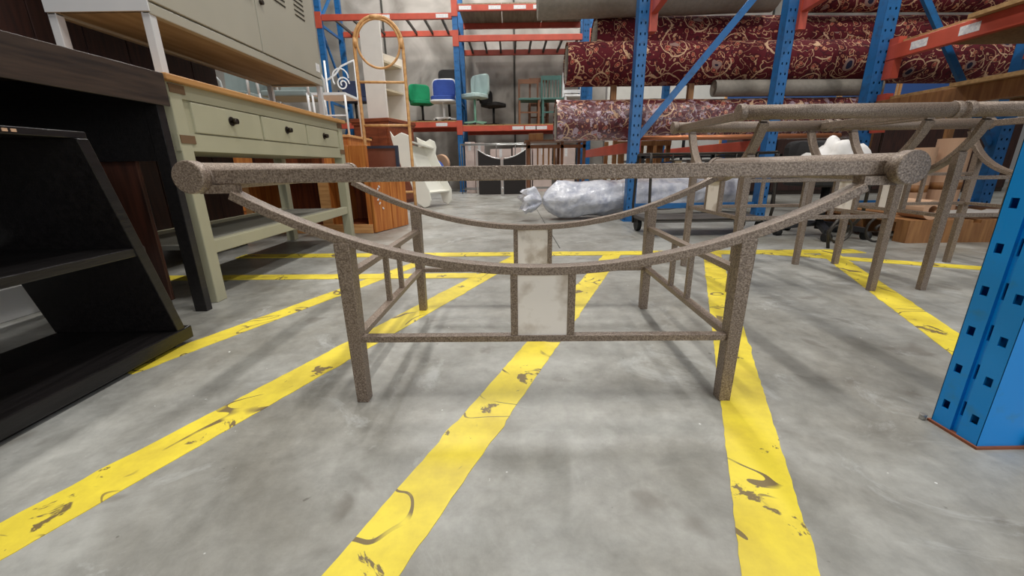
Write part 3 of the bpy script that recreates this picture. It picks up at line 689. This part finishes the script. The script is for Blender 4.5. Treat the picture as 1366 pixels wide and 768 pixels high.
obj('seat', B(-.17, .19, -.31, .12, .40, .425), 'whitemetal', IB)
obj('back_scroll', tube(nb(), [(-.16, .12, .62), (-.05, .12, .68), (.02, .12, .76), (.12, .12, .80), (.18, .12, .82)], .010, 8), 'whitemetal', IB)
obj('back_scroll', tube(nb(), [(.02+.075*(1-i/30)*math.cos(i*.45), .12, .58+.075*(1-i/30)*math.sin(i*.45)) for i in range(24)], .008, 6), 'whitemetal', IB)
obj('back_scroll', tube(nb(), [(.0+.09*math.cos(i*.2), .12, .64+.1*math.sin(i*.2)) for i in range(20)], .008, 6), 'whitemetal', IB)
for z in (.2,): obj('rail', tube(nb(), [(-.16, -.3, z), (.18, -.3, z)], .009, 6), 'whitemetal', IB)

# ------------------------------------------------------------------ chairs on the far rack
def pad(bm, w, d, h, z, y=0):
    pts = []
    n = 20
    for i in range(n):
        t = 2*PI*i/n; c, s = math.cos(t), math.sin(t); pts.append((w/2*math.copysign(abs(c)**.5, c), y+d/2*math.copysign(abs(s)**.5, s)))
    A_ = [bm.verts.new((x, yy, z)) for x, yy in pts]; B_ = [bm.verts.new((x, yy, z+h)) for x, yy in pts]
    bm.faces.new(A_[::-1]); bm.faces.new(B_)
    for i in range(n): bm.faces.new((A_[i], A_[(i+1) % n], B_[(i+1) % n], B_[i]))
    return bm
def back_pad(bm, w, h, th, z, y):
    n = 24; A_ = []; B_ = []
    for i in range(n):
        t = 2*PI*i/n; c, s = math.cos(t), math.sin(t); x = w/2*math.copysign(abs(c)**.45, c); zz = z+h/2+h/2*math.copysign(abs(s)**.45, s); yy = y-.05*(x/(w/2))**2
        A_.append(bm.verts.new((x, yy, zz))); B_.append(bm.verts.new((x, yy+th, zz)))
    bm.faces.new(A_); bm.faces.new(B_[::-1])
    for i in range(n): bm.faces.new((A_[(i+1) % n], A_[i], B_[i], B_[(i+1) % n]))
    return bm
def swivel(loc, rz, label, fab, base, rim=None, arms=False, bh=.36, sh=.38):
    T = thing('swivel_chair', label, 'chair', loc, rz, 'swivel chairs on the far rack')
    obj('seat', pad(nb(), .46, .44, .07, sh), fab, T, bev=.012)
    if rim: obj('seat_shell', pad(nb(), .49, .47, .03, sh-.03), rim, T, bev=.006)
    obj('backrest', back_pad(nb(), .44, bh, .06, sh+.06, .20), fab, T, bev=.012)
    if rim: obj('back_shell', back_pad(nb(), .49, bh+.05, .03, sh+.035, .25), rim, T, bev=.006)
    else: obj('back_stem', bar(nb(), (0, .27, sh+.2), (0, .1, sh-.02), .05, .02), 'blackplastic', T)
    bm = nb(); cy(bm, (0, 0, .05), (0, 0, sh-.02), .024, n=10); obj('column', bm, base, T)
    for i in range(5):
        t = 2*PI*i/5+.3; obj('base_leg', bar(nb(), (0, 0, .075), (.23*math.cos(t), .23*math.sin(t), .055), .045, .03), base, T)
        bm = nb(); c = Vector((.22*math.cos(t), .22*math.sin(t), .024)); cy(bm, c+Vector((-.02, 0, 0)), c+Vector((.02, 0, 0)), .024, n=10); obj('caster', bm, 'blackplastic', T)
    if arms:
        for s in (-1, 1): obj('arm', tube(nb(), [(s*.2, .1, sh), (s*.27, .05, sh+.16), (s*.27, -.14, sh+.17)], .016, 6), fab, T)
    return T
zL, zR = 1.341, 1.261
swivel((-1.80, 9.12, zL), R(25), 'green swivel armchair next to the blue chair on the far rack', 'fab_green', 'blackplastic', arms=True)
swivel((-1.29, 8.66, zL), R(0), 'blue swivel chair with white shell and white base on the far rack', 'fab_blue', 'whitemetal', rim='whitemetal')
swivel((-1.25, 9.16, zL), R(0), 'black high backed swivel chair behind the blue chair', 'fab_black', 'blackplastic', bh=.42, sh=.60)
swivel((-.68, 8.68, zR), R(-35), 'pale mint swivel chair with green base on the far rack', 'fab_mint', 'mintbase', bh=.40, sh=.50)
swivel((-.33, 9.15, zR), R(60), 'dark swivel chair beside the mint chair on the far rack', 'fab_black', 'blackplastic', bh=.3, sh=.40)
swivel((-3.02, 8.68, zL), R(15), 'navy swivel armchair above the white iron chair', 'fab_navy', 'blackplastic', arms=True)
def slat_chair(loc, rz, label, m, seat, kind, h=.88, sh=.43, wd_=.37):
    T = thing('wooden_chair', label, 'chair', loc, rz, 'dining chairs on the far rack'); w2 = wd_/2
    for s in (-1, 1):
        obj('front_leg', B(s*w2-.018, s*w2+.018, -.2, -.165, 0, sh), m, T); obj('back_post', B(s*w2-.018, s*w2+.018, .18, .215, 0, h), m, T)
        obj('side_rail', B(s*w2-.01, s*w2+.01, -.19, .2, .18, .205), m, T)
    obj('seat', B(-w2-.02, w2+.02, -.215, .2, sh, sh+.035), seat, T, bev=.006)
    obj('front_rail', B(-w2, w2, -.19, -.17, .2, .225), m, T)
    if kind == 'h':
        for z in (sh+.12, sh+.24, sh+.36): obj('back_slat', B(-w2, w2, .185, .205, z, z+.06), m, T)
    elif kind == 'top': obj('top_rail', B(-w2, w2, .185, .205, h-.08, h-.0), m, T)
    else:
        obj('top_rail', B(-w2, w2, .185, .205, h-.08, h), m, T)
        for i in range(5): x = -w2+.06+i*(wd_-.12)/4; obj('spindle', B(x-.01, x+.01, .188, .204, sh+.03, h-.08), m, T)
slat_chair((.38, 8.66, zR), R(0), 'brown wooden chair with green seat on the far rack', 'woodchair', 'greenchair', 'top', h=.86)
slat_chair((.83, 8.66, zR), R(0), 'green painted spindle back chair beside the white slatted chair', 'greenchair', 'greenchair', 'v', h=.92)
slat_chair((1.25, 8.66, zR), R(0), 'white slatted chair on the far rack under the carpet roll end', 'whitemetal', 'whitemetal', 'h', h=.98, sh=.48, wd_=.35)
slat_chair((.60, 9.17, zR), R(180), 'dark brown wooden chair turned round behind the green spindle chair', 'woodchair', 'woodchair', 'top', h=.9)

# ------------------------------------------------------------------ on the floor below the far rack
BP = thing('black_panel_pair', 'pair of black bed end panels with a scooped top and silver posts', 'bed end', (-.575, 7.2, 0))
for k in range(2):
    pts = [(.03+k*.43, .02), (.41+k*.43, .02)]; xs = [.41+k*.43-.38*i/10 for i in range(11)]
    pts += [(x, .60+.16*((x-.435)/.42)**2) for x in xs]
    o = obj('panel', prism(nb(), pts, .02), 'panelblack', BP)
    top = [(x, -.002, .61+.16*((x-.435)/.42)**2) for x in xs]; obj('edge_trim', tube(nb(), top, .009, 6), 'zinc', o)
for x in (.01, .425, .455, .86): obj('post', B(x-.009, x+.009, 0, .02, 0, .60 if .1 < x < .8 else .78), 'zinc', BP)
for i, (x0, x1, z, y) in enumerate(((-.83, -.66, .92, 7.9), (-.65, -.48, .90, 7.9), (-.38, .02, .80, 8.15), (.05, .42, .82, 8.15), (.44, .80, .84, 8.15), (.9, 1.25, .80, 8.2))):
    T = thing('carton', ['narrow pale carton standing against the far rack post', 'narrow pale carton with white end, second from the far rack post', 'pale pink carton behind the scooped black panels, next to the narrow cartons', 'pale pink carton behind the scooped black panels, next to the brown trestle side', 'pale pink carton between the black panels and the brown trestle', 'pale pink carton behind the brown trestle'][i], 'carton', (x0, y, 0))
    obj('box', B(0, x1-x0, 0, .35, 0, z), 'pinkcarton', T, bev=.004); obj('tape', B((x1-x0)/2-.025, (x1-x0)/2+.025, -.001, .351, z-.15, z+.001), 'sticker', T)
WT = thing('wire_trolley', 'low wire trolley frame in front of the pale cartons', 'trolley', (-.86, 7.45, 0))
for z in (.10, .86):
    obj('rail', tube(nb(), [(0, 0, z), (1.75, 0, z)], .010, 6), 'zinc', WT); obj('rail', tube(nb(), [(0, .4, z), (1.75, .4, z)], .010, 6), 'zinc', WT)
for x in (0, .42, .62, .95, 1.22, 1.75): obj('upright', tube(nb(), [(x, 0, .02), (x, 0, .86)], .009, 6), 'strut', WT)
for x in (0, 1.75): obj('upright', tube(nb(), [(x, .4, .02), (x, .4, .86)], .009, 6), 'strut', WT); obj('end_rail', tube(nb(), [(x, 0, .86), (x, .4, .86)], .009, 6), 'zinc', WT)
TR = thing('trestle', 'brown wooden trestle frame below the end of the plastic wrapped carpet', 'trestle', (.22, 5.4, 0))
for x in (.0, .42, .70): 
    for y in (0, .4): obj('leg', B(x, x+.035, y, y+.035, 0, .78), 'woodchair', TR)
for z in (.42, .70): obj('rail', B(0, .735, 0, .03, z, z+.04), 'woodchair', TR)
for i in range(4): obj('spindle', B(.12+i*.07, .14+i*.07, .005, .025, .46, .70), 'timber', TR)
obj('top_board', B(-.03, .76, -.02, .46, .78, .80), 'woodchair', TR)
CR = thing('slat_crate', 'slatted timber crate standing behind the first blue carpet post', 'crate', (1.35, 5.6, 0))
for x in (0, .7):
    for y in (0, .5): obj('corner_post', B(x, x+.05, y, y+.05, 0, .80), 'timber', CR)
for i in range(5): obj('slat', B(.07+i*.125, .15+i*.125, .0, .02, .05, .78), 'timber', CR)
for z in (.04, .72): obj('rail', B(0, .75, -.015, 0, z, z+.06), 'timber', CR)
tag(obj('yellow_block', B(.24, .42, 5.42, 5.55, .80, .88), 'timber', bev=.004), 'short yellow timber block on the brown trestle under the carpet end', 'block')
# round things under the far rack left bay
for i, (x, y, z, rr, m, lab) in enumerate(((-1.35, 8.3, .55, .17, 'cardboard', 'round beige stool top leaning under the far rack'), (-1.45, 8.1, .42, .2, 'fab_blue', 'round blue disc leaning under the far rack'))):
    T = thing('round_stool', lab, 'stool', (x, y, 0)); bm = nb(); cy(bm, (0, 0, z), (.03, .06, z+.01), rr, n=28); obj('seat', bm, m, T, bev=.01)
    for k in range(3): t = 2*PI*k/3; obj('leg', tube(nb(), [(.08*math.cos(t), .05, z-.1), (.14*math.cos(t), .1+.1*math.sin(t), 0)], .012, 6), 'darkmetal', T)

# ------------------------------------------------------------------ under the carpets and side tables
cr = thing('wire_crate_trolley', 'dark wire sided trolley with curved handles standing behind the low table', 'trolley', (.95, 2.85, 0))
for z in (.12, .46, .56): 
    for y in (0, .32): obj('wire_rail', tube(nb(), [(0, y, z), (.85, y, z)], .007, 6), 'iron', cr)
for i in range(7): x = i*.85/6; obj('wire', tube(nb(), [(x, 0, .56), (x, 0, .46)], .005, 6), 'iron', cr)
for x in (0, .85):
    obj('hoop', tube(nb(), [(x, 0, .06), (x, -.03, .2), (x, 0, .46), (x, .02, .56), (x, .3, .56), (x, .32, .46), (x, .35, .2), (x, .32, .06)], .010, 8), 'iron', cr)
obj('base', B(0, .85, 0, .32, .10, .125), 'strut', cr)
for x in (.03, .82):
    for y in (.02, .30): bm = nb(); cy(bm, (x-.016, y, .06), (x+.016, y, .06), .06, n=20); obj('wheel', bm, 'rubber', cr, bev=.005)
for x0, lab in ((2.14, 'dark padded office chair on casters behind the first side table'),):
    T = thing('office_chair', lab, 'chair', (x0, 2.82, 0)); obj('seat', pad(nb(), .44, .42, .08, .34), 'fab_black', T, bev=.015); obj('backrest', back_pad(nb(), .40, .22, .06, .42, .2), 'fab_black', T, bev=.01)
    bm = nb(); cy(bm, (0, 0, .05), (0, 0, .34), .025, n=10); obj('column', bm, 'blackplastic', T)
    for i in range(5):
        t = 2*PI*i/5+.5; obj('base_leg', bar(nb(), (0, 0, .09), (.26*math.cos(t), .26*math.sin(t), .06), .04, .03), 'blackplastic', T)
        bm = nb(); c = Vector((.26*math.cos(t), .26*math.sin(t), .027)); cy(bm, c+Vector((-.02, 0, 0)), c+Vector((.02, 0, 0)), .027, n=12); obj('caster', bm, 'rubber', T)
pg = thing('plastic_bag', 'crumpled white plastic sheet heaped on the dark office chair', 'plastic sheet', (2.12, 2.76, .423))
rnd = random.Random(5); bm = nb(); bmesh.ops.create_icosphere(bm, subdivisions=4, radius=1)
for q in bm.verts:
    n_ = 1+.12*math.sin(7*q.co.x+3*q.co.z)+.10*math.sin(9*q.co.y-5*q.co.x)+rnd.uniform(-.04, .04); q.co = Vector((q.co.x*.21*n_, q.co.y*.12*n_, max(0, q.co.z*.20*n_)))
obj('sheet', bm, 'paper', pg, smooth=True)
pl = thing('timber_pallet', 'timber pallet with white paper behind the second side table', 'pallet', (2.46, 2.5, 0))
for y in (0, .35, .70): obj('bearer', B(0, 1.3, y, y+.09, .02, .12), 'timber', pl)
for i in range(6): obj('deck_board', B(i*.22, i*.22+.17, 0, .79, .12, .14), 'timber', pl)
for y in (0, .70): obj('bottom_board', B(0, 1.3, y, y+.09, 0, .02), 'timber', pl)
bm = nb(); 
g = [[bm.verts.new((i*.06, j*.06, .005+.02*abs(math.sin(i*1.3+j*.7))+rnd.uniform(0, .012))) for j in range(6)] for i in range(13)]
for i in range(12):
    for j in range(5): bm.faces.new((g[i][j], g[i+1][j], g[i+1][j+1], g[i][j+1]))
bmesh.ops.solidify(bm, geom=bm.faces[:], thickness=.003)
o = obj('paper_sheet', bm, 'paper', loc=(2.80, 2.52, .141)); tag(o, 'crumpled white paper lying on the timber pallet', 'paper')
for x, y, rr, h, lab in ((2.97, 3.06, .075, .44, 'slim'), (3.18, 3.06, .095, .50, 'fat')):
    T = thing('cardboard_tube', '%s upright cardboard tube standing on the timber pallet' % lab, 'cardboard tube', (x, y, .1405)); bm = nb(); n = 28
    rings = [[bm.verts.new((q*math.cos(2*PI*k/n), q*math.sin(2*PI*k/n), z)) for k in range(n)] for q, z in ((rr, 0), (rr, h), (rr*.8, h), (rr*.8, 0))]
    for i in range(4):
        for k in range(n): bm.faces.new((rings[i][k], rings[i][(k+1) % n], rings[(i+1) % 4][(k+1) % n], rings[(i+1) % 4][k]))
    obj('tube', bm, 'cardboard', T, smooth=False); bm = nb(); cy(bm, (0, 0, h*.3), (0, 0, h*.3+.05), rr+.001, n=28); obj('tape_band', bm, 'timber', T)
T = thing('cardboard_tube', 'short cardboard tube lying with its open end towards the side tables', 'cardboard tube', (2.60, 2.52, .201)); bm = nb(); n = 24
rings = [[bm.verts.new((q*math.cos(2*PI*k/n), y, q*math.sin(2*PI*k/n))) for k in range(n)] for q, y in ((.06, 0), (.06, .18), (.026, .18), (.026, 0))]
for i in range(4):
    for k in range(n): bm.faces.new((rings[i][k], rings[i][(k+1) % n], rings[(i+1) % 4][(k+1) % n], rings[(i+1) % 4][k]))
obj('core', bm, 'cardboard', T)
IS = thing('scroll_stand', 'small dark wrought iron scroll stand under the side tables', 'iron stand', (2.05, 2.38, 0))
for s in (-1, 1):
    pts = []
    for i in range(26): t = i*.3; q = .09*(1-i/34); pts.append((s*(.12+q*math.cos(t+PI/2)*1.0), 0, .10+q*math.sin(t+PI/2)))
    obj('scroll', tube(nb(), pts, .007, 6), 'iron', IS); obj('leg', tube(nb(), [(s*.12, 0, .19), (s*.18, 0, .10), (s*.16, 0, .0)], .009, 6), 'iron', IS)
obj('stem', tube(nb(), [(0, 0, .19), (0, .0, .52)], .009, 6), 'iron', IS); obj('cross_rail', tube(nb(), [(-.12, 0, .19), (.12, 0, .19)], .009, 6), 'iron', IS)
obj('back_leg', tube(nb(), [(0, 0, .19), (0, .16, .0)], .009, 6), 'iron', IS)

# far right background seen between the carpet rolls
fw = thing('partition_wall', 'off white partition screen far behind the carpet rolls', 'partition', (1.9, 8.6, 0))
for i in range(5): obj('panel', B(i*1.2, i*1.2+1.18, 0, .05, .05, 2.1), 'offwhite', fw)
for i in range(6): obj('post', B(i*1.2-.02, i*1.2+.0, -.01, .06, 0, 2.15), 'zinc', fw)
for k in range(4):
    T = thing('blue_screen', ['blue fabric screen beside the timber prop', 'blue fabric screen, second from the timber prop', 'blue fabric screen with pale post beside it', 'blue fabric screen nearest the chipboard shelves'][k], 'screen', (3.6+k*.95, 7.3, 0))
    obj('panel', B(0, .85, 0, .04, .08, 1.75), 'bluepanel', T); obj('frame', bx(bx(nb(), -.03, 0, 0, .04, 0, 1.78), .85, .88, 0, .04, 0, 1.78), 'pinepale', T)
for k, (x, y) in enumerate(((2.35, 7.0), (2.85, 7.05))):
    T = thing('office_chair', ['dark grey office chair far behind the blue carpet frame', 'dark grey office chair partly behind the timber prop'][k], 'chair', (x, y, .55)); obj('seat', pad(nb(), .48, .46, .08, .44), 'fab_black', T, bev=.015); obj('backrest', back_pad(nb(), .5, .24, .07, .72, .2), 'fab_black', T, bev=.02)
    obj('back_stem', bar(nb(), (0, .26, .80), (0, .05, .44), .05, .02), 'blackplastic', T); bm = nb(); cy(bm, (0, 0, .05), (0, 0, .44), .025, n=10); obj('column', bm, 'blackplastic', T)
    for i in range(5): t = 2*PI*i/5; obj('base_leg', bar(nb(), (0, 0, .09), (.28*math.cos(t), .28*math.sin(t), .02), .04, .03), 'blackplastic', T)
LT2 = thing('work_table', 'long grey work table holding office chairs behind the carpet rolls', 'table', (1.9, 6.7, 0))
obj('top', B(0, 1.6, 0, .8, .515, .55), 'strut', LT2)
for x in (.02, 1.53):
    for y in (.02, .73): obj('leg', B(x, x+.05, y, y+.05, 0, .515), 'strut', LT2)
# plywood sheets above the carpets
for k, (x0, x1, y, lab) in enumerate(((1.25, 2.9, 6.42, 'orange plywood sheet standing on the rack beams above the carpet rolls'),)):
    tag(obj('plywood_sheet', B(x0, x1, y-.2, y-.175, 1.721, 2.35), 'pinepale'), lab, 'plywood sheet')

# low brown cabinets and black rack in the far right background
for k in range(4):
    T = thing('low_cabinet', ['low brown cabinet under the first blue screen', 'low brown cabinet between the first and second blue screens', 'low brown cabinet under the third blue screen', 'low brown cabinet beside the far end of the blue screens'][k], 'cabinet', (3.56+k*1.06, 6.55, 0))
    obj('body', B(0, 1.04, .02, .5, 0, 1.02), 'espresso', T)
    for i in range(2): d = obj('door', B(.01+i*.515, .515+i*.515, 0, .02, .06, 1.0), 'darkred', T, bev=.004); obj('handle', B(.46+i*.09, .475+i*.09, -.015, 0, .5, .62), 'darkmetal', d)
BR = thing('black_bench_rack', 'low black shelf rack with small boxes under the wrapped carpet roll', 'shelf rack', (1.55, 5.0, 0))
for x in (0, .82, 1.62):
    for y in (0, .32): obj('upright', B(x, x+.03, y, y+.03, 0, .585), 'blackplastic', BR)
for z in (.12, .34, .56): obj('shelf', B(0, 1.65, 0, .35, z, z+.022), 'blackplastic', BR)
for i, (x, w_, h_, m, lab) in enumerate(((.30, .07, .14, 'bluepanel', 'blue'), (.40, .08, .15, 'cream', 'cream'), (.62, .03, .16, 'whitepaint', 'thin white'), (1.02, .10, .13, 'rackblue', 'wide blue'), (1.16, .08, .15, 'whitepaint', 'white'), (1.40, .12, .12, 'cardboard', 'brown'))):
    T = thing('small_box', 'small %s box standing on the low black shelf rack' % lab, 'box', (1.55+x, 5.02, .3625)); obj('carton', B(0, w_, 0, .2, 0, h_), m, T, bev=.003); obj('lid', B(-.002, w_+.002, -.002, .202, h_, h_+.012), m, T)
bm = nb(); cy(bm, (1.06, 3.83, .716), (2.95, 3.85, .716), .02, n=12); o = obj('copper_pipe', bm, 'copper'); tag(o, 'copper coloured pipe lying on the lower rack beams', 'pipe')
